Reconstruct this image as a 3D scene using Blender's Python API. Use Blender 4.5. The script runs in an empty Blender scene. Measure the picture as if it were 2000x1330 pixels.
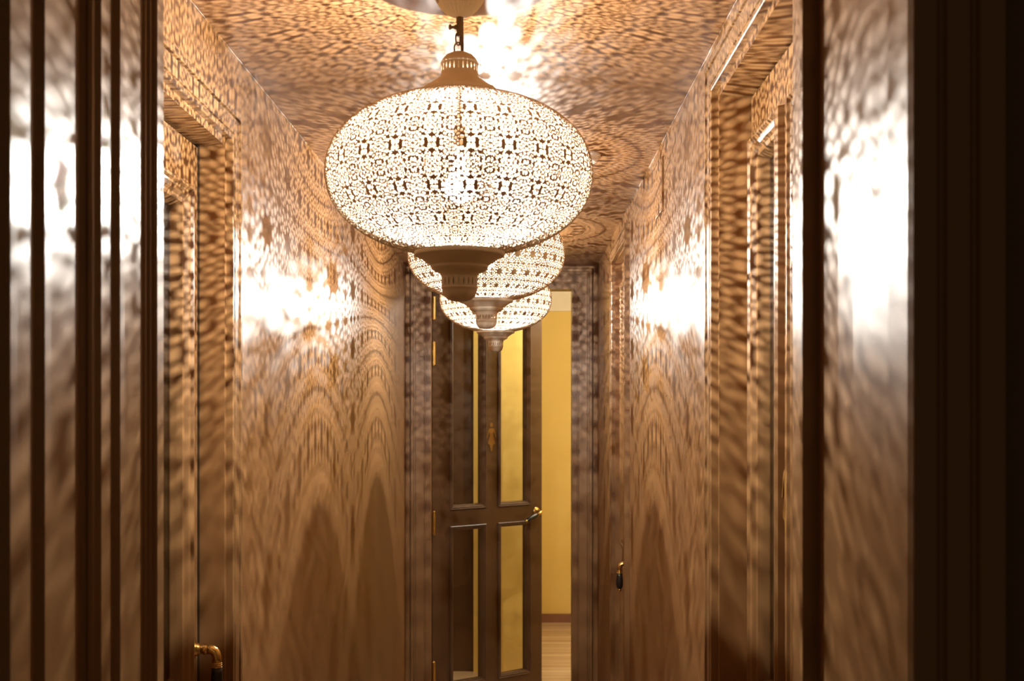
import bpy, math
import numpy as np
from mathutils import Vector, Matrix

# ------------------------------------------------------------------ basics
SC = bpy.context.scene
COL = SC.collection
PI = math.pi
EYE = 1.68            # eye height; camera looks along +Y
F = 2250.0            # focal length in pixels of the 2000 px wide frame

def tag(o, label=None, cat=None, group=None, kind=None):
    if label: o['label'] = label
    if cat: o['category'] = cat
    if group: o['group'] = group
    if kind: o['kind'] = kind
    return o

def empty(name, loc, rz=0.0):
    o = bpy.data.objects.new(name, None)
    COL.objects.link(o)
    o.location = loc
    o.rotation_euler = (0, 0, rz)
    o.empty_display_size = 0.05
    return o

class MB:
    """collects polygons, then links them as one mesh object"""
    def __init__(self):
        self.v, self.f = [], []
    def poly(self, pts):
        n = len(self.v)
        self.v += [tuple(p) for p in pts]
        self.f.append(tuple(range(n, n + len(pts))))
    def mesh(self, vs, fs):
        n = len(self.v)
        self.v += [tuple(p) for p in vs]
        self.f += [tuple(i + n for i in f) for f in fs]
    def box(self, x0, x1, y0, y1, z0, z1):
        p = [(x0,y0,z0),(x1,y0,z0),(x1,y1,z0),(x0,y1,z0),(x0,y0,z1),(x1,y0,z1),(x1,y1,z1),(x0,y1,z1)]
        self.mesh(p, [(0,3,2,1),(4,5,6,7),(0,1,5,4),(1,2,6,5),(2,3,7,6),(3,0,4,7)])
    def prism(self, pts, z0, z1):
        """plan polygon (counter clockwise) raised from z0 to z1"""
        n = len(pts)
        vs = [(x, y, z0) for x, y in pts] + [(x, y, z1) for x, y in pts]
        fs = [(i, (i+1) % n, n + (i+1) % n, n + i) for i in range(n)]
        fs += [tuple(range(n-1, -1, -1)), tuple(range(n, 2*n))]
        self.mesh(vs, fs)
    def lathe(self, prof, seg=48, axis=None, flute=None):
        """prof: list of (r, z) bottom to top or any order; axis: Matrix"""
        n = len(prof)
        vs, fs = [], []
        for (r, z) in prof:
            for k in range(seg):
                a = 2*PI*k/seg
                rr = r
                if flute:
                    rr = r*(1 - flute[1]*abs(math.sin(a*flute[0]/2))**2.0)
                p = Vector((rr*math.cos(a), rr*math.sin(a), z))
                vs.append(axis @ p if axis else p)
        for i in range(n-1):
            for k in range(seg):
                k2 = (k+1) % seg
                fs.append((i*seg+k, i*seg+k2, (i+1)*seg+k2, (i+1)*seg+k))
        self.mesh(vs, fs)
    def tube(self, pts, rad, seg=12, closed=False, caps=True):
        pts = [Vector(p) for p in pts]
        n = len(pts)
        rs = rad if isinstance(rad, (list, tuple)) else [rad]*n
        vs, fs = [], []
        prev = None
        for i, p in enumerate(pts):
            if closed:
                d = pts[(i+1) % n] - pts[i-1]
            else:
                d = pts[min(i+1, n-1)] - pts[max(i-1, 0)]
            d.normalize()
            if prev is None:
                ref = Vector((0,0,1)) if abs(d.z) < .9 else Vector((1,0,0))
                a = d.cross(ref).normalized()
            else:
                a = (prev - d*prev.dot(d)).normalized()
            prev = a
            b = d.cross(a)
            for k in range(seg):
                t = 2*PI*k/seg
                vs.append(p + (a*math.cos(t) + b*math.sin(t))*rs[i])
        for i in range(n if closed else n-1):
            j = (i+1) % n
            for k in range(seg):
                k2 = (k+1) % seg
                fs.append((i*seg+k, i*seg+k2, j*seg+k2, j*seg+k))
        if caps and not closed:
            fs.append(tuple(range(seg-1, -1, -1)))
            fs.append(tuple(range((n-1)*seg, n*seg)))
        self.mesh(vs, fs)
    def build(self, name, mat, parent=None, smooth=False, bevel=0.0, fix=True):
        me = bpy.data.meshes.new(name)
        me.from_pydata([tuple(p) for p in self.v], [], self.f)
        me.update()
        if fix:
            import bmesh
            b = bmesh.new(); b.from_mesh(me)
            bmesh.ops.remove_doubles(b, verts=b.verts, dist=1e-6)
            bmesh.ops.recalc_face_normals(b, faces=b.faces)
            b.to_mesh(me); b.free()
        if mat: me.materials.append(mat)
        o = bpy.data.objects.new(name, me)
        COL.objects.link(o)
        if parent: o.parent = parent
        if smooth:
            me.polygons.foreach_set('use_smooth', [True]*len(me.polygons))
        if bevel > 0:
            m = o.modifiers.new('bevel', 'BEVEL')
            m.width = bevel; m.segments = 2; m.limit_method = 'ANGLE'; m.angle_limit = math.radians(40)
            m.harden_normals = False
        return o

# ------------------------------------------------------------------ materials
def new_mat(name):
    m = bpy.data.materials.new(name)
    m.use_nodes = True
    nt = m.node_tree
    b = nt.nodes['Principled BSDF']
    return m, nt, b

def mix_rgb(nt, fac, c1, c2):
    n = nt.nodes.new('ShaderNodeMix'); n.data_type = 'RGBA'
    n.inputs['A'].default_value = (*c1, 1); n.inputs['B'].default_value = (*c2, 1)
    nt.links.new(fac, n.inputs['Factor'])
    return n.outputs['Result']

def noise(nt, scale, detail=4, stretch=None, rough=.55):
    tc = nt.nodes.new('ShaderNodeTexCoord')
    mp = nt.nodes.new('ShaderNodeMapping')
    if stretch: mp.inputs['Scale'].default_value = stretch
    nt.links.new(tc.outputs['Object'], mp.inputs['Vector'])
    n = nt.nodes.new('ShaderNodeTexNoise')
    n.inputs['Scale'].default_value = scale; n.inputs['Detail'].default_value = detail
    n.inputs['Roughness'].default_value = rough
    nt.links.new(mp.outputs['Vector'], n.inputs['Vector'])
    return n.outputs['Fac']

def bump(nt, b, fac, strength, dist=.002):
    n = nt.nodes.new('ShaderNodeBump')
    n.inputs['Strength'].default_value = strength; n.inputs['Distance'].default_value = dist
    nt.links.new(fac, n.inputs['Height'])
    nt.links.new(n.outputs['Normal'], b.inputs['Normal'])

def mat_paint(name, c1, c2, rough, peel=.12, peel_scale=220, metallic=0.0, spec=.5, stretch=None, cscale=9):
    m, nt, b = new_mat(name)
    nt.links.new(mix_rgb(nt, noise(nt, cscale, 4, stretch), c1, c2), b.inputs['Base Color'])
    b.inputs['Roughness'].default_value = rough
    b.inputs['Metallic'].default_value = metallic
    b.inputs['Specular IOR Level'].default_value = spec
    if peel: bump(nt, b, noise(nt, peel_scale, 2), peel)
    return m

M = {}
M['paint'] = mat_paint('copper_brown_lacquer', (.235,.114,.040), (.278,.138,.049), .40, .02, 260, 0.0, .48)
M['ceil'] = mat_paint('copper_brown_ceiling_paint', (.225,.110,.044), (.265,.132,.053), .42, .02, 240, 0.0, .5)
M['trim'] = mat_paint('copper_brown_trim_paint', (.215,.108,.038), (.25,.128,.047), .36, .03, 200, 0.0, .7)
M['wood'] = mat_paint('dark_walnut_paint', (.085,.042,.018), (.12,.060,.026), .40, .04, 120, 0, .4, (6,6,.5), 6)
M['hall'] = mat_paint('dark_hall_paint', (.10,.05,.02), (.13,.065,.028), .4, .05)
M['yellow'] = mat_paint('ochre_plaster', (.77,.56,.155), (.81,.62,.215), .6, .05, 60, 0, .3, None, 3)
M['white'] = mat_paint('white_ceiling_paint', (.80,.74,.62), (.84,.78,.66), .6, 0)
M['skirt'] = mat_paint('brown_skirting', (.20,.09,.055), (.24,.11,.07), .4, 0)
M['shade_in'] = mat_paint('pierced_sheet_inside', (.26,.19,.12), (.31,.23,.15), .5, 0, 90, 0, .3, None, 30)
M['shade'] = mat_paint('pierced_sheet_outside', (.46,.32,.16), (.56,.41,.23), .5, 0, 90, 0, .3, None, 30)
M['metal'] = mat_paint('aged_cream_metal', (.54,.45,.33), (.64,.55,.42), .5, .06, 90, 0, .4, None, 30)
M['iron'] = mat_paint('brown_iron', (.10,.06,.03), (.17,.11,.055), .5, .1, 150, .5)
M['brass'] = mat_paint('polished_brass', (.80,.53,.16), (.86,.59,.20), .26, .02, 60, 1.0)
M['black'] = mat_paint('black_grip', (.012,.009,.007), (.018,.014,.01), .3, 0)
M['symbol'] = mat_paint('bronze_inlay', (.27,.13,.025), (.31,.155,.032), .4, 0, 10, .3)
M['plastic'] = mat_paint('white_plastic', (.82,.78,.70), (.85,.81,.73), .4, 0)

# fluted canopy: cream paint with dark cracks in the grooves
m, nt, b = new_mat('crackled_cream_paint')
f1 = noise(nt, 28, 6, (1,1,.25), .7)
r = nt.nodes.new('ShaderNodeValToRGB'); r.color_ramp.elements[0].position = .36; r.color_ramp.elements[1].position = .44
r.color_ramp.elements[0].color = (.16,.10,.05,1); r.color_ramp.elements[1].color = (.93,.89,.76,1)
nt.links.new(f1, r.inputs['Fac']); nt.links.new(r.outputs['Color'], b.inputs['Base Color'])
b.inputs['Roughness'].default_value = .5
M['canopy'] = m

# plank floor: thin boards across the view
m, nt, b = new_mat('striped_plank_floor')
tc = nt.nodes.new('ShaderNodeTexCoord'); mp = nt.nodes.new('ShaderNodeMapping')
mp.inputs['Scale'].default_value = (.35, 9, 1)
nt.links.new(tc.outputs['Object'], mp.inputs['Vector'])
n1 = nt.nodes.new('ShaderNodeTexNoise'); n1.inputs['Scale'].default_value = 1.6; n1.inputs['Detail'].default_value = 5
nt.links.new(mp.outputs['Vector'], n1.inputs['Vector'])
r = nt.nodes.new('ShaderNodeValToRGB')
r.color_ramp.elements[0].position = .3; r.color_ramp.elements[1].position = .68
r.color_ramp.elements[0].color = (.40,.26,.15,1); r.color_ramp.elements[1].color = (.74,.56,.38,1)
nt.links.new(n1.outputs['Fac'], r.inputs['Fac']); nt.links.new(r.outputs['Color'], b.inputs['Base Color'])
b.inputs['Roughness'].default_value = .22
M['floor'] = m

def thin_glass(name, tint, scatter=0.0, f0=.05, grough=.02):
    m = bpy.data.materials.new(name); m.use_nodes = True
    nt = m.node_tree; nt.nodes.clear()
    out = nt.nodes.new('ShaderNodeOutputMaterial')
    tr = nt.nodes.new('ShaderNodeBsdfTransparent'); tr.inputs['Color'].default_value = (*tint, 1)
    gl = nt.nodes.new('ShaderNodeBsdfGlossy'); gl.inputs['Roughness'].default_value = grough
    lw = nt.nodes.new('ShaderNodeLayerWeight'); lw.inputs['Blend'].default_value = .5
    pw = nt.nodes.new('ShaderNodeMath'); pw.operation = 'POWER'; pw.inputs[1].default_value = 5.0
    fr = nt.nodes.new('ShaderNodeMapRange'); fr.inputs['To Min'].default_value = f0; fr.inputs['To Max'].default_value = 1.0
    nt.links.new(lw.outputs['Facing'], pw.inputs[0]); nt.links.new(pw.outputs[0], fr.inputs['Value'])
    mx = nt.nodes.new('ShaderNodeMixShader')
    nt.links.new(fr.outputs['Result'], mx.inputs[0]); nt.links.new(tr.outputs[0], mx.inputs[1]); nt.links.new(gl.outputs[0], mx.inputs[2])
    last = mx
    if scatter:
        df = nt.nodes.new('ShaderNodeBsdfTranslucent'); df.inputs['Color'].default_value = (.95,.9,.85,1)
        m2 = nt.nodes.new('ShaderNodeMixShader'); m2.inputs[0].default_value = scatter
        nt.links.new(mx.outputs[0], m2.inputs[1]); nt.links.new(df.outputs[0], m2.inputs[2])
        last = m2
    nt.links.new(last.outputs[0], out.inputs['Surface'])
    return m
M['glass'] = thin_glass('door_glass', (.93,.91,.86), 0, .06)
M['bulb'] = thin_glass('frosted_bulb_glass', (.98,.97,.95), .008, .04)

def emit(name, col, s):
    m = bpy.data.materials.new(name); m.use_nodes = True
    nt = m.node_tree; nt.nodes.clear()
    out = nt.nodes.new('ShaderNodeOutputMaterial'); e = nt.nodes.new('ShaderNodeEmission')
    e.inputs['Color'].default_value = (*col, 1); e.inputs['Strength'].default_value = s
    nt.links.new(e.outputs[0], out.inputs['Surface'])
    return m
M['filament'] = emit('glowing_filament', (1.0,.90,.76), 4000.0)
M['filament'].cycles.emission_sampling = 'NONE'

# ------------------------------------------------------------------ dimensions
XL, XR = -.6306, .408          # corridor wall faces
YE = 6.25                      # end wall
ZC = 2.458                     # ceiling
YP = 1.50                      # corridor side of the entrance portal
WT = .14                       # side wall thickness

# door openings (y0, y1, ztop)
DL = (1.728, 2.438, 2.240)     # left
DR = (1.690, 2.384, 2.329)     # right, near
DF = (4.455, 5.065, 2.325)     # right, far
DE = (-.494, .269, 2.333)      # end (x0, x1, ztop)

# ------------------------------------------------------------------ setting
def struct(mb, name, mat, label, **k):
    return tag(mb.build(name, mat, **k), label, name.split('_')[0], None, 'structure')

b = MB(); b.box(-3.0, 3.0, -1.2, 9.25, -.10, 0)
struct(b, 'floor', M['floor'], 'pale striped plank floor running through the end doorway')
b = MB(); b.box(XL-WT, XR+WT, YP, YE, ZC, ZC+.1)
struct(b, 'ceiling', M['ceil'], 'copper brown corridor ceiling dappled by the lamps')

b = MB()
b.box(XL-WT, XL, YP, DL[0], 0, ZC); b.box(XL-WT, XL, DL[1], YE, 0, ZC); b.box(XL-WT, XL, DL[0], DL[1], DL[2], ZC)
struct(b, 'wall_left', M['paint'], 'glossy copper brown corridor wall with one recessed door')
b = MB()
b.box(XR, XR+WT, YP, DR[0], 0, ZC); b.box(XR, XR+WT, DR[1], DF[0], 0, ZC); b.box(XR, XR+WT, DF[1], YE, 0, ZC)
b.box(XR, XR+WT, DR[0], DR[1], DR[2], ZC); b.box(XR, XR+WT, DF[0], DF[1], DF[2], ZC)
struct(b, 'wall_right', M['paint'], 'glossy copper brown corridor wall with two recessed doors')
b = MB()
b.box(XL-WT, DE[0], YE, YE+.12, 0, ZC); b.box(DE[1], XR+WT, YE, YE+.12, 0, ZC); b.box(DE[0], DE[1], YE, YE+.12, DE[2], ZC)
struct(b, 'wall_end', M['paint'], 'end wall of the corridor around the open glazed door')

import random
random.seed(4)
for nm, x, sg, lab in (('trim_5', XL, 1, 'thin ragged filler bead where the left wall meets the ceiling'), ('trim_6', XR, -1, 'thin ragged filler bead where the right wall meets the ceiling')):
    b = MB(); pts = []; rr = []
    for i in range(240):
        y = YP + (YE-YP)*i/239.0
        pts.append((x + sg*.0005, y, ZC - .0005)); rr.append(.0009 + .0016*random.random()**4)
    b.tube(pts, rr, 8)
    struct(b, nm, M['trim'], lab, smooth=True)

# entrance portal: hall wall and its stepped linings
b = MB()
b.box(-2.6, -.60, 1.145, YP, 0, 2.7); b.box(.43, 2.6, 1.135, YP, 0, 2.7); b.box(-.60, .43, 1.185, YP, 2.30, 2.7)
struct(b, 'wall_front', M['hall'], 'dark unlit hall wall around the corridor entrance')
left = [(-.60,1.5),(-.60,1.135),(-.575,1.128),(-.550,1.124),(-.535,1.128),(-.528,1.136),(-.5126,1.1535),(-.5126,1.2078),(-.5046,1.2182),(-.5046,1.3126),
        (-.499,1.320),(-.4975,1.3185),(-.494,1.323),(-.493,1.3275),(-.4876,1.3347),(-.4876,1.368),(-.4805,1.3772),(-.4805,1.455),
        (-.4775,1.458),(-.4768,1.4625),(-.4735,1.465),(-.4725,1.469),(-.4695,1.4705),(-.4667,1.474),(-.4667,1.5)]
b = MB(); b.prism(left, 0, 2.30)
struct(b, 'trim_left', M['trim'], 'stepped glossy brown door lining at the entrance, left of the corridor', bevel=.0015)
right = [(.43,1.5),(.361,1.5),(.361,1.484),(.382,1.484),(.382,1.2),(.3795,1.196),(.3795,1.135),(.383,1.125),(.405,1.125),(.408,1.129),(.412,1.129),(.415,1.122),
         (.436,1.122),(.439,1.126),(.443,1.126),(.446,1.119),(.47,1.119),(.47,1.135),(.43,1.135)]
b = MB(); b.prism(right[::-1], 0, 2.30)
struct(b, 'trim_right', M['trim'], 'glossy brown door lining at the entrance, right of the corridor', bevel=.0015)

# ------------------------------------------------------------------ mouldings
def frame_moulding(mb, a0, a1, b0, b1, prof, fn, closed):
    """prof: (offset out from the opening, height off the surface). closed frames have four sides, open ones three."""
    def path(o):
        p = [(a0-o, b0 if not closed else b0-o), (a0-o, b1+o), (a1+o, b1+o), (a1+o, b0 if not closed else b0-o)]
        return p
    for (o1, h1), (o2, h2) in zip(prof[:-1], prof[1:]):
        p1, p2 = path(o1), path(o2)
        n = 4 if closed else 3
        for i in range(n):
            j = (i+1) % 4
            mb.poly([fn(*p1[i], h1), fn(*p1[j], h1), fn(*p2[j], h2), fn(*p2[i], h2)])

def casing_prof(rev, W, T):
    s = W/.066
    return [(rev, 0), (rev, T*.72), (rev+.0015*s, T*.8), (rev+.009*s, T*.8), (rev+.010*s, T*.68), (rev+.0125*s, T*.68), (rev+.0135*s, T*.86),
            (rev+.046*s, T*.86), (rev+.047*s, T*.62), (rev+.0495*s, T*.62), (rev+.0505*s, T), (rev+.064*s, T), (rev+.066*s, T*.9), (rev+.066*s, 0)]

CP = casing_prof(.016, .066, .019)
b = MB(); frame_moulding(b, DL[0], DL[1], 0, DL[2], CP, lambda a, z, h: (XL+h, a, z), False)
struct(b, 'trim_1', M['trim'], 'moulded architrave round the left corridor door')
b = MB(); frame_moulding(b, DR[0], DR[1], 0, DR[2], CP, lambda a, z, h: (XR-h, a, z), False)
struct(b, 'trim_2', M['trim'], 'moulded architrave round the near right corridor door')
b = MB(); frame_moulding(b, DF[0], DF[1], 0, DF[2], casing_prof(.006, .060, .019), lambda a, z, h: (XR-h, a, z), False)
struct(b, 'trim_3', M['trim'], 'moulded architrave round the far right corridor door')
b = MB(); frame_moulding(b, DE[0], DE[1], 0, DE[2], [(0,0),(0,.014),(.028,.014),(.030,.009),(.036,.009),(.038,.018),(.082,.018),(.084,.011),(.092,.011),(.094,.024),(.108,.024),(.109,.020),(.109,0)],
    lambda a, z, h: (a, YE-h, z), False)
struct(b, 'trim_4', M['trim'], 'broad moulded architrave round the open door at the corridor end')

# ------------------------------------------------------------------ panelled glazed doors
PROF = [(.0, .0), (.002, .012), (.007, .017), (.012, .017), (.016, .011), (.020, .010), (.024, .014), (.030, .011), (.034, .004), (.042, .002), (.046, -.008)]
def panel_doors(name, label, loc, rz, width, top, mat, panels, t=.042, side=1, mat_m=None, ms=1.0):
    """leaf runs along local +x from the hinge, corridor face at local y=0 looking to -y"""
    root = empty(name, loc, rz)
    tag(root, label, 'door', None, 'structure')
    # leaf: stiles and rails
    us = sorted(set([0, width] + [u for p in panels for u in p[:2]]))
    vs = sorted(set([.008, top] + [v for p in panels for v in p[2:]]))
    lb = MB()
    for i in range(len(us)-1):
        for j in range(len(vs)-1):
            cu, cv = (us[i]+us[i+1])/2, (vs[j]+vs[j+1])/2
            if any(p[0] < cu < p[1] and p[2] < cv < p[3] for p in panels): continue
            lb.box(us[i], us[i+1], 0, t, vs[j], vs[j+1])
    # keep only outer faces: drop doubled inner faces
    lf = lb.build('door_leaf', mat, root, fix=False)
    import bmesh
    bm = bmesh.new(); bm.from_mesh(lf.data)
    bmesh.ops.remove_doubles(bm, verts=bm.verts, dist=1e-6)
    seen = {}
    for f in bm.faces:
        seen.setdefault(tuple(sorted(v.index for v in f.verts)), []).append(f)
    kill = [f for fs in seen.values() if len(fs) > 1 for f in fs]
    bmesh.ops.delete(bm, geom=kill, context='FACES')
    bmesh.ops.recalc_face_normals(bm, faces=bm.faces)
    bm.to_mesh(lf.data); bm.free()
    for p in panels:
        mb = MB()
        # moulding runs inwards from the panel edge on both faces
        for sgn, y0 in ((-1, 0), (1, t)):
            frame_moulding(mb, p[0], p[1], p[2], p[3], [((.012-o)*ms, h*ms) for o, h in PROF] + [((.012-.050)*ms, -.021)], lambda a, z, h, s=sgn, y=y0: (a, y + s*h, z), True)
        mb.build('panel_moulding', mat_m or mat, root)
        g = MB(); g.box(p[0]+.006, p[1]-.006, t/2-.002, t/2+.002, p[2]+.006, p[3]-.006)
        g.build('glass_pane', M['glass'], root)
    return root

def lever(root, u, z, drop, reach=.047, grip_dir=(0,0,-1), grip_len=.115, plate=False, name='door_handle'):
    """brass neck out of the leaf, bent into a black grip; local y- is the corridor"""
    h = MB()
    ax = Matrix.Translation((u, 0, z)) @ Matrix.Rotation(PI/2, 4, 'X')
    h.lathe([(.0,.0),(.024,.0),(.025,.003),(.022,.006),(.016,.008),(.013,.011),(.0135,.014),(.0105,.017),(.0095,.020),(.0095,.024),(.0115,.026),(.0098,.028),(.0115,.030),(.0098,.032),(.0098,reach-.012)], 28, ax)
    g = Vector(grip_dir).normalized()
    p0 = Vector((u, -(reach-.012), z)); c = Vector((u, -reach, z))
    bend = []
    e = Vector((u, -(reach+.006), z)) + g*.026
    for i in range(9):
        t = i/8
        q = Vector((u, -(reach+.008), z))
        bend.append(p0*(1-t)**2 + q*2*t*(1-t) + e*t*t)
    h.tube(bend, .0098, 16)
    for k in range(3):
        o = e + g*(.001 + k*.004)
        h.tube([o, o+g*.0012, o+g*.0024], [.0098, .0118, .0098], 16)
    hd = h.build(name, M['brass'], root, smooth=True)
    gp = MB()
    s = e + g*.012
    L = grip_len
    gp.tube([s, s+g*.01*1, s+g*L*.4, s+g*L*.75, s+g*L*.95, s+g*L], [.0105, .0112, .0138, .0135, .011, .007], 18)
    tag(gp.build('grip', M['black'], hd, smooth=True), 'black grip')
    tp = MB(); q = s+g*L
    tp.tube([q-g*.002, q+g*.004, q+g*.009, q+g*.012], [.007, .008, .006, .002], 14)
    tp.build('end_cap', M['brass'], hd, smooth=True)
    return hd

def four_panels(w, top, st=.11, mid=.10, rev=False):
    pw = (w - 2*st - mid)/2
    r = []
    for u0 in (st, st+pw+mid):
        r.append((u0, u0+pw, 1.105, top-.105)); r.append((u0, u0+pw, .15, 1.012))
    return r

# left door: hinge nearest the entrance, leaf in the recess
gap = .006
wl = DL[1]-DL[0]-gap-.014
d1 = panel_doors('door_1', 'closed panelled brown door in the left corridor wall with brass lever handle', (XL-.053, DL[0]+gap, 0), PI/2, wl, DL[2]-.009, M['paint'],
    four_panels(wl, DL[2]-.009, .085, .09), side=1, mat_m=M['trim'])
# local y- must look into the corridor (+x): rotate so that local -y = +x
b = MB(); b.box(wl+.001, wl+.0135, -.001, .035, 0, DL[2]-.001)  # black strip added to paint the dark shade of the latch gap
tag(b.build('gap_shade_strip', M['black'], d1), 'black strip standing in for the shade in the latch gap')
lever(d1, wl-.045, 1.185, 0)

wr = DR[1]-DR[0]-2*gap
d2 = panel_doors('door_2', 'closed panelled brown door in the near right corridor wall', (XR+.065, DR[1]-gap, 0), -PI/2, wr, DR[2]-.006, M['paint'],
    four_panels(wr, DR[2]-.006, .045, .10), mat_m=M['trim'])
lever(d2, wr-.05, 1.12, 0)

wf = DF[1]-DF[0]-2*gap
d3 = panel_doors('door_3', 'closed brown door in the far right corridor wall beside the end wall', (XR+.03, DF[1]-gap, 0), -PI/2, wf, DF[2]-.006, M['paint'],
    four_panels(wf, DF[2]-.006, .07, .09), mat_m=M['trim'])
lever(d3, wf-.06, 1.075, 0, reach=.05, grip_len=.06)

ang = math.radians(39.0)
d4 = panel_doors('door_4', 'dark glazed door standing ajar at the corridor end with a woman symbol', (-.490, YE+.035, 0), ang, .778, DE[2]-.01, M['wood'],
    [(.121,.359,1.130,2.18),(.121,.359,.15,1.029),(.457,.685,1.130,2.18),(.457,.685,.15,1.029)], ms=.58)
lever(d4, .735, 1.085, 0, reach=.05, grip_dir=(-.9,0,-.35), grip_len=.085)
for z in (2.235, 1.985, 1.06, .24):
    hb = MB()
    hb.tube([(.004,-.006,z-.062),(.004,-.006,z+.062)], .008, 12)
    hb.box(.006, .020, -.002, .001, z-.06, z+.06)
    hb.tube([(.004,-.006,z-.066),(.004,-.006,z-.062)], [.004,.008], 12); hb.tube([(.004,-.006,z+.062),(.004,-.006,z+.068)], [.008,.004], 12)
    hb.build('hinge', M['brass'], d4)
# woman symbol on the middle stile
def woman_symbol(root, u, th, label):
    sb = MB()
    def sym(pts, y=-th):
        n = len(pts)
        vs = [(u+x, y, z) for x, z in pts] + [(u+x, .0005, z) for x, z in pts]
        sb.mesh(vs, [tuple(range(n))] + [(i, (i+1) % n, n+(i+1) % n, n+i) for i in range(n)])
    sym([(.0105*math.cos(2*PI*k/20), 1.594+.0125*math.sin(2*PI*k/20)) for k in range(20)])
    sym([(-.012,1.574),(.012,1.574),(.017,1.570),(.012,1.530),(.026,1.487),(.012,1.482),(.004,1.445),(-.004,1.445),(-.012,1.482),(-.026,1.487),(-.012,1.530),(-.017,1.570)])
    for s in (-1, 1):
        sym([(s*.018,1.571),(s*.0225,1.566),(s*.034,1.525),(s*.030,1.521),(s*.017,1.556)])
    tag(sb.build('restroom_symbol', M['symbol'], root), label)
woman_symbol(d4, .405, .0015, 'bronze woman symbol')
woman_symbol(d2, .343, .007, 'raised bronze figure symbol')

# ------------------------------------------------------------------ room behind the end door
YB = 9.10
b = MB(); b.box(-1.65, 1.5, YB-.02, YB+.1, 2.457, 2.75)
struct(b, 'wall_back_upper', M['white'], 'white band above the ochre wall behind the end door')
b = MB(); b.box(-1.65, 1.5, YB, YB+.12, 0, 2.457)
struct(b, 'wall_back', M['yellow'], 'ochre yellow wall seen through the end doorway')
b = MB(); b.box(.10, 1.40, YB-.015, YB, 0, .068)
struct(b, 'baseboard_back', M['skirt'], 'brown baseboard under the ochre wall')
b = MB(); b.box(-.312, .10, 7.37, YB-.02, 0, 2.75)
struct(b, 'wall_pier', M['yellow'], 'ochre yellow pier behind the glazed door')
b = MB(); b.box(-1.55, -.312, 7.40, 7.45, 0, 2.75)
struct(b, 'wall_stall', M['wood'], 'dark brown partition behind the left glass of the end door')
b = MB(); b.box(1.40, 1.5, YE+.12, YB-.02, 0, 2.75); 
struct(b, 'wall_washroom_right', M['yellow'], 'ochre yellow side wall of the room behind the end door')
b = MB(); b.box(-1.65, -1.55, YE+.12, YB-.02, 0, 2.75)
struct(b, 'wall_washroom_left', M['yellow'], 'ochre yellow side wall behind the dark partition')
b = MB(); b.box(-1.65, XL-WT, YE, YE+.12, 0, 2.75); b.box(XR+WT, 1.5, YE, YE+.12, 0, 2.75); b.box(XL-WT, XR+WT, YE, YE+.12, ZC, 2.75)
struct(b, 'wall_washroom_front', M['yellow'], 'ochre yellow wall beside the end doorway')
b = MB(); b.box(-1.65, 1.5, YE, YB+.1, 2.75, 2.85)
struct(b, 'ceiling_washroom', M['white'], 'white ceiling of the room behind the end door')

# ------------------------------------------------------------------ small fittings
def stud(z0): pass
t = empty('smoke_detector', (.188, 3.52, ZC))
tag(t, 'small round white smoke detector on the corridor ceiling beside the nearest lamp', 'smoke detector')
b = MB(); b.lathe([(0,0),(.052,0),(.052,-.006),(.050,-.008),(.0,-.008)], 40); b.build('base_plate', M['plastic'], t, smooth=False)
b = MB(); b.lathe([(.046,-.008),(.046,-.014),(.040,-.024),(.022,-.030),(0,-.031)], 40); b.build('housing', M['plastic'], t, smooth=True)

b = MB(); b.box(XR-.006, XR+.001, 3.319, 3.48, 2.255, 2.41)
tag(b.build('access_panel', M['paint'], bevel=.0012), 'small painted access panel high on the right wall near the ceiling', 'panel')

# ------------------------------------------------------------------ pierced lamps
def cell_field(seeds, res, lw):
    """signed field on one periodic tile, positive inside a hole; seeds: (u, v, ru, rv, solid) for one quadrant, mirrored both ways"""
    full = []
    for (u, v, ru, rv, so) in seeds:
        S = set()
        for su in (1, -1):
            for sv in (1, -1):
                S.add((round(su*u, 5), round(sv*v, 5)))
        for (a, c) in S:
            for du in (-1, 0, 1):
                for dv in (-1, 0, 1):
                    full.append((a+du, c+dv, ru, rv, so))
    full = sorted(set(full))
    arr = np.array(full, float)
    g = np.arange(res+1)/res - .5
    U, V = np.meshgrid(g, g)
    d = np.sqrt(((U[..., None]-arr[:, 0])/arr[:, 2])**2 + ((V[..., None]-arr[:, 1])/arr[:, 3])**2)
    sc = np.minimum(arr[:, 2], arr[:, 3])
    e = (d-1)*sc
    idx = np.argsort(e, axis=-1)
    e1 = np.take_along_axis(e, idx[..., :1], -1)[..., 0]
    e2 = np.take_along_axis(e, idx[..., 1:2], -1)[..., 0]
    solid = arr[idx[..., 0], 4] > .5
    f = np.minimum(-e1, (e2-e1)*.5 - lw)
    # next to a solid seed only its own rim counts
    sd = np.where(arr[:, 4] > .5, e, 9).min(-1)
    f = np.minimum(f, sd - lw*.4)
    f = np.where(solid, np.minimum(-np.abs(e1)-.002, f), f)
    return f

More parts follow.
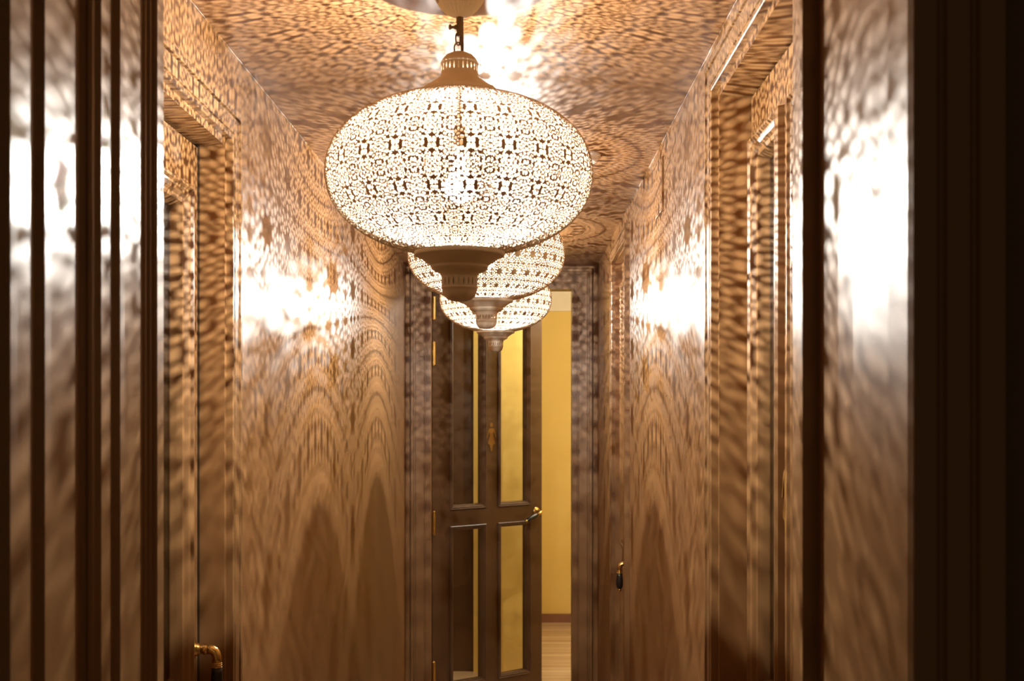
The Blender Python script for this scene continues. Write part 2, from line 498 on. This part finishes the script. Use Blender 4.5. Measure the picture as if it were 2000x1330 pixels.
def tile_mesh(f):
    """marching squares: polygons of the metal (f < 0) over the tile, coordinates 0..1"""
    res = f.shape[0]-1
    verts, index, faces = [], {}, []
    def vid(key, p):
        if key not in index:
            index[key] = len(verts); verts.append(p)
        return index[key]
    for j in range(res):
        for i in range(res):
            c = [(i,j),(i+1,j),(i+1,j+1),(i,j+1)]
            val = [f[y, x] for x, y in c]
            if min(val) >= 0: continue
            poly = []
            for k in range(4):
                (x0, y0), (x1, y1) = c[k], c[(k+1) % 4]
                v0, v1 = val[k], val[(k+1) % 4]
                if v0 < 0: poly.append(vid(('p', x0, y0), (x0/res, y0/res)))
                if (v0 < 0) != (v1 < 0):
                    t = v0/(v0-v1); t = min(max(t, .02), .98)
                    key = ('e',) + tuple(sorted([(x0, y0), (x1, y1)]))
                    poly.append(vid(key, ((x0+(x1-x0)*t)/res, (y0+(y1-y0)*t)/res)))
            if len(poly) >= 3: faces.append(poly)
    return np.array(verts), faces

def wrap(tile, cols, rows, curve):
    """repeat a tile over a surface of revolution; curve(t) -> r, z arrays for t in 0..1"""
    tv, tf = tile
    n = len(tv)
    V, Fc = [], []
    for rr in range(rows):
        t = (rr + tv[:, 1])/rows
        r, z = curve(t)
        for cc in range(cols):
            a = 2*PI*(cc + tv[:, 0])/cols
            V.append(np.stack([r*np.cos(a), r*np.sin(a), z], -1))
            base = (rr*cols+cc)*n
            Fc += [tuple(i+base for i in p) for p in tf]
    return np.concatenate(V), Fc

def arc_curve(pts):
    p = np.array(pts, float)
    s = np.concatenate([[0], np.cumsum(np.hypot(*np.diff(p, axis=0).T))]); s /= s[-1]
    return lambda t: (np.interp(t, s, p[:, 0]), np.interp(t, s, p[:, 1]))

LAMP_W = 108.0
K = 1/1069.0   # metres per photo pixel at the nearest lamp
CY = 337       # photo row of the globe's equator; heights below are metres from the globe centre
def zy(y): return (CY - y)*K

def globe_r(z):    # slightly squarish ellipse, half width 260, half height 157
    return 260*(1-abs(z/157.0)**2.15)**(1/2.15)
zs = 157.0*np.sin(np.linspace(-math.asin(.957), math.asin(.966), 110))
globe = [(globe_r(z)*K, (z-5)*K) for z in zs]

SEED_A = [ # scrollwork with figure-eight and flower motifs
    (.052,.075,.062,.070,0), (.155,0,.042,.085,1), (.0,.205,.045,.035,1),
    (.245,0,.050,.075,0), (.240,.135,.060,.050,0), (.125,.160,.040,.040,0),
    (.335,.045,.035,.045,0), (.415,0,.042,.036,0), (.390,.105,.050,.042,0), (.470,.080,.030,.060,0),
    (.320,.130,.035,.050,0), (.455,.165,.045,.045,0), (.335,.205,.050,.040,0),
    (.065,.265,.050,.048,0), (.150,.245,.045,.045,0), (.215,.215,.035,.035,1), (.470,.250,.034,.060,0),
    (.395,.265,.045,.060,0), (.250,.295,.050,.045,0), (.320,.330,.048,.060,0),
    (.100,.345,.065,.055,0), (.185,.395,.055,.055,0), (.455,.375,.038,.070,0), (.0,.375,.045,.035,0),
    (.390,.350,.030,.045,1), (.260,.395,.035,.040,1), (.325,.425,.060,.055,0), (.390,.44,.050,.035,0),
    (.065,.445,.040,.038,0), (.455,.5,.042,.040,0), (.145,.5,.036,.034,0), (.0,.5,.035,.035,0), (.235,.5,.046,.045,0), (.345,.5,.05,.03,0)]
SEED_B = [ # fine hexagonal net around round solid discs
    (0,0,.160,.160,1), (.225,.0,.050,.060,0), (.0,.225,.060,.050,0), (.165,.165,.052,.052,0),
    (.310,.075,.050,.055,0), (.075,.310,.055,.050,0), (.265,.195,.050,.050,0), (.195,.265,.050,.050,0),
    (.430,0,.060,.055,0), (.0,.430,.055,.060,0), (.425,.09,.04,.035,0), (.09,.425,.035,.04,0), (.395,.165,.055,.050,0), (.165,.395,.050,.055,0),
    (.320,.320,.060,.060,0), (.455,.265,.045,.055,0), (.265,.455,.055,.045,0), (.425,.395,.055,.050,0), (.37,.455,.04,.045,0), (.5,.5,.05,.05,1), (.5,.15,.04,.04,1), (.15,.5,.04,.04,1)]
TILE_A = tile_mesh(cell_field(SEED_A, 44, .0105))
TILE_B = tile_mesh(cell_field(SEED_B, 30, .016))
g = np.arange(25)/24.0 - .5
UU, VV = np.meshgrid(g, g)
TILE_S = tile_mesh(.15*(1-(VV/.44)**2) - np.abs(UU))     # one lens shaped slot

def raw_mesh(name, V, Fc, mat, parent, smooth=False):
    me = bpy.data.meshes.new(name)
    me.from_pydata(V.tolist(), [], Fc)
    me.materials.append(mat); me.update()
    if smooth: me.polygons.foreach_set('use_smooth', [True]*len(me.polygons))
    o = bpy.data.objects.new(name, me); COL.objects.link(o); o.parent = parent
    return o

def make_lamp(tile, cols, rows, loc, ztop, drop_can, label, slots=26):
    """loc: globe centre; ztop: ceiling height above it"""
    root = empty('pendant_lamp', loc)
    tag(root, label, 'pendant lamp', 'pierced metal lamps hung in a row')
    V, Fc = wrap(tile, cols, rows, arc_curve(globe))
    sh = raw_mesh('shade', V, Fc, M['shade'], root, True)
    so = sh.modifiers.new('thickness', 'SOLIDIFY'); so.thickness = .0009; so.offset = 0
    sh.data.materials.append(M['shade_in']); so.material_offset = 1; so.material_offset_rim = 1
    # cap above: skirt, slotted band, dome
    c = MB()
    rt, zt = globe[-1]
    skirt = [(rt+.004, zt-.003), (rt+.005, zt), (rt+.002, zt+.003), (79*K, zy(183)), (76*K, zy(178.5)), (71*K, zy(175)), (63*K, zy(170)), (56*K, zy(165)), (48*K, zy(159.5)), (42*K, zy(155)), (38.5*K, zy(152)), (37*K, zy(149)), (36.5*K, zy(144))]
    c.lathe(skirt, 72)
    V, Fc = wrap(TILE_S, slots, 1, arc_curve([(36.5*K, zy(144)), (36*K, zy(127))]))
    c.mesh(V.tolist(), Fc)
    c.lathe([(36*K, zy(127)), (36*K, zy(125.5)), (37.5*K, zy(124.5)), (36.5*K, zy(122)), (33*K, zy(116)), (26*K, zy(109)), (16*K, zy(104)), (6*K, zy(102.2)), (0, zy(102))], 72)
    c.build('cap', M['metal'], root, smooth=True, fix=False)
    # finial below: rim, cone, slotted band, bowl
    d = MB()
    rb, zb = globe[0]
    d.lathe([(rb-.002, zb+.002), (86*K, zy(489)), (87.5*K, zy(490.5)), (88*K, zy(494)), (88*K, zy(499)), (86.5*K, zy(501)), (82*K, zy(502)), (76*K, zy(505.5)), (66*K, zy(512)), (58*K, zy(518)),
             (55.5*K, zy(519.5)), (56*K, zy(521.5)), (55*K, zy(525)), (51.5*K, zy(527)), (50.5*K, zy(529)), (45*K, zy(530.5)), (40*K, zy(533)), (36.5*K, zy(537)), (35.5*K, zy(541))], 72)
    d.lathe([(82*K, zy(497)), (0, zy(497))], 72)  # unseen disc added to block the bulb and keep the finial slots dark
    V, Fc = wrap(TILE_S, 22, 1, arc_curve([(35.5*K, zy(541)), (34.8*K, zy(560))]))
    d.mesh(V.tolist(), Fc)
    d.lathe([(34.8*K, zy(560)), (35.6*K, zy(562)), (35.6*K, zy(564)), (34*K, zy(565)), (33.5*K, zy(571)), (30*K, zy(579)), (23*K, zy(585)), (12*K, zy(588.5)), (0, zy(589.5))], 72)
    d.build('finial', M['metal'], root, smooth=True, fix=False)
    # bulb on its socket
    zb0 = zy(365)
    s = MB()
    s.lathe([(0, zy(118)), (.006, zy(118)), (.004, zy(120)), (.004, zb0+.112), (.010, zb0+.110), (.0115, zb0+.108), (.0115, zb0+.072), (.010, zb0+.069), (0, zb0+.069)], 20)
    s.build('socket', M['iron'], root, smooth=False)
    bl = MB()
    bp = [(.009, zb0+.070), (.0095, zb0+.058), (.012, zb0+.042), (.0135, zb0+.030)] + [(.029*math.sin(a), zb0 + .029*math.cos(a)) for a in np.linspace(.75, PI, 18)]
    bl.lathe(bp, 28)
    bo = bl.build('bulb', M['bulb'], root, smooth=True)
    fl = MB(); fl.tube([(.009*math.cos(a), .009*math.sin(a), zb0 + .002*math.sin(6*a)) for a in np.linspace(.3, 2*PI-.3, 40)], .0007, 6)
    fl.tube([(.009*math.cos(.3), .009*math.sin(.3), zb0), (.004, .002, zb0+.03), (.004, .002, zb0+.07)], .0005, 6)
    fl.tube([(.009*math.cos(.3), -.009*math.sin(.3), zb0), (.004, -.002, zb0+.03), (.004, -.002, zb0+.07)], .0005, 6)
    fl.build('filament', M['filament'], bo, smooth=True)
    pl = bpy.data.lights.new('bulb_light', 'POINT'); pl.energy = LAMP_W; pl.shadow_soft_size = .0031; pl.color = (1, .97, .915)
    po = bpy.data.objects.new('bulb_light', pl); COL.objects.link(po); po.parent = root; po.location = (0, 0, zb0)
    # canopy on the ceiling
    k = MB(); zc = ztop; hc = drop_can
    k.lathe([(.0505*math.sin(a), zc - hc*(math.cos(a)**1.0)) for a in np.linspace(.02, PI/2, 16)], 144, None, (24, .17))
    k.build('canopy', M['canopy'], root, smooth=True)
    # rod with hook and thumb screw, chain, cord
    zr = zc - hc; zcap = zy(102)
    total = zr - zcap
    rl = total*.55
    q = MB()
    q.tube([(0,0,zr+.004),(0,0,zr-rl*.55),(0,0,zr-rl)], [.0062,.0060,.0052], 14)
    ro = q.build('rod', M['iron'], root, smooth=False)
    if total > .03:
        q = MB()
        ax = Matrix.Translation((-.004, -.002, zr-.018)) @ Matrix.Rotation(-PI/2, 4, 'Y')
        q.lathe([(0,0),(.0042,0),(.0045,.004),(.0028,.006),(.0026,.010),(.0050,.012),(.0052,.0145),(.003,.016),(0,.016)], 14, ax)
        q.build('thumb_screw', M['iron'], ro, smooth=False)
    nl = max(1, round((total-rl)/.016))
    zz = zr - rl + .004; Lk = (total-rl+.004+.002)/nl
    for i in range(nl):
        q = MB(); zm = zz - Lk*(i+.5); hh = Lk*.5 + .0025; ww = .0068
        pts = []
        for kk in range(24):
            a = 2*PI*kk/24
            x, z = ww*math.cos(a), hh*math.sin(a)
            pts.append((x-.003, 0, zm+z) if i % 2 == 1 or nl == 1 else (-.003+x*.55, x*.8, zm+z))
        q.tube(pts, .0014, 8, closed=True)
        q.build('chain_link', M['iron'], root, smooth=True)
    q = MB(); q.tube([(.0040,0,zr+.004),(.0046,0,zr-rl),(.0052,0,(zr-rl+zcap)/2),(.0045,0,zcap-.004)], .0030, 10)
    q.build('cord', M['iron'], root, smooth=True)
    return root

Z1 = EYE + (800-CY)*K
make_lamp(TILE_A, 24, 7, (-.1145, 2250*K, Z1), ZC-Z1, .062, 'largest nearest pierced pendant lamp with scrollwork shade and fluted cream canopy')
Z2 = Z1 + .052
l2 = make_lamp(TILE_B, 30, 8, (-.111, 3.565, Z2), ZC-Z2, .030, 'middle pierced pendant lamp with round discs in its net, partly hidden by the nearest lamp')
l3 = l2.copy(); COL.objects.link(l3); l3.location = (-.1155, 5.00, Z2)
l3['label'] = 'smallest farthest pierced pendant lamp hanging before the open glazed door'
for ch in list(l2.children):
    c = ch.copy(); COL.objects.link(c); c.parent = l3
    for gch in list(ch.children):
        c2 = gch.copy(); COL.objects.link(c2); c2.parent = c

# ------------------------------------------------------------------ light, camera
ld = bpy.data.lights.new('washroom_light', 'POINT'); ld.energy = 50; ld.shadow_soft_size = .035; ld.color = (1, .97, .88)
lo = bpy.data.objects.new('washroom_light', ld); COL.objects.link(lo); lo.location = (.60, 6.95, 2.45)

w = bpy.data.worlds.new('world'); SC.world = w; w.use_nodes = True
w.node_tree.nodes['Background'].inputs['Color'].default_value = (1, .68, .36, 1)
w.node_tree.nodes['Background'].inputs['Strength'].default_value = .05

cd = bpy.data.cameras.new('camera'); cam = bpy.data.objects.new('camera', cd); COL.objects.link(cam)
cam.location = (0, 0, EYE); cam.rotation_euler = (PI/2, 0, 0)
cd.sensor_fit = 'HORIZONTAL'; cd.sensor_width = 36.0; cd.lens = 36.0*F/2000.0
cd.shift_x = -20/2000.0; cd.shift_y = 135/2000.0
cd.clip_start = .05
cd.dof.use_dof = True; cd.dof.focus_distance = 3.1; cd.dof.aperture_fstop = 8.0
SC.camera = cam
SC.cycles.use_denoising = True
SC.cycles.use_adaptive_sampling = False
SC.cycles.use_light_tree = False
SC.cycles.denoiser = 'OPENIMAGEDENOISE'
SC.cycles.denoising_input_passes = 'RGB_ALBEDO_NORMAL'
SC.cycles.denoising_prefilter = 'ACCURATE'
SC.cycles.caustics_reflective = False
SC.cycles.caustics_refractive = False
SC.cycles.sample_clamp_indirect = 4.0

SC.view_settings.view_transform = 'Standard'
SC.view_settings.look = 'None'
SC.view_settings.gamma = 1.0
SC.view_settings.use_curve_mapping = False
SC.view_settings.exposure = 0.0
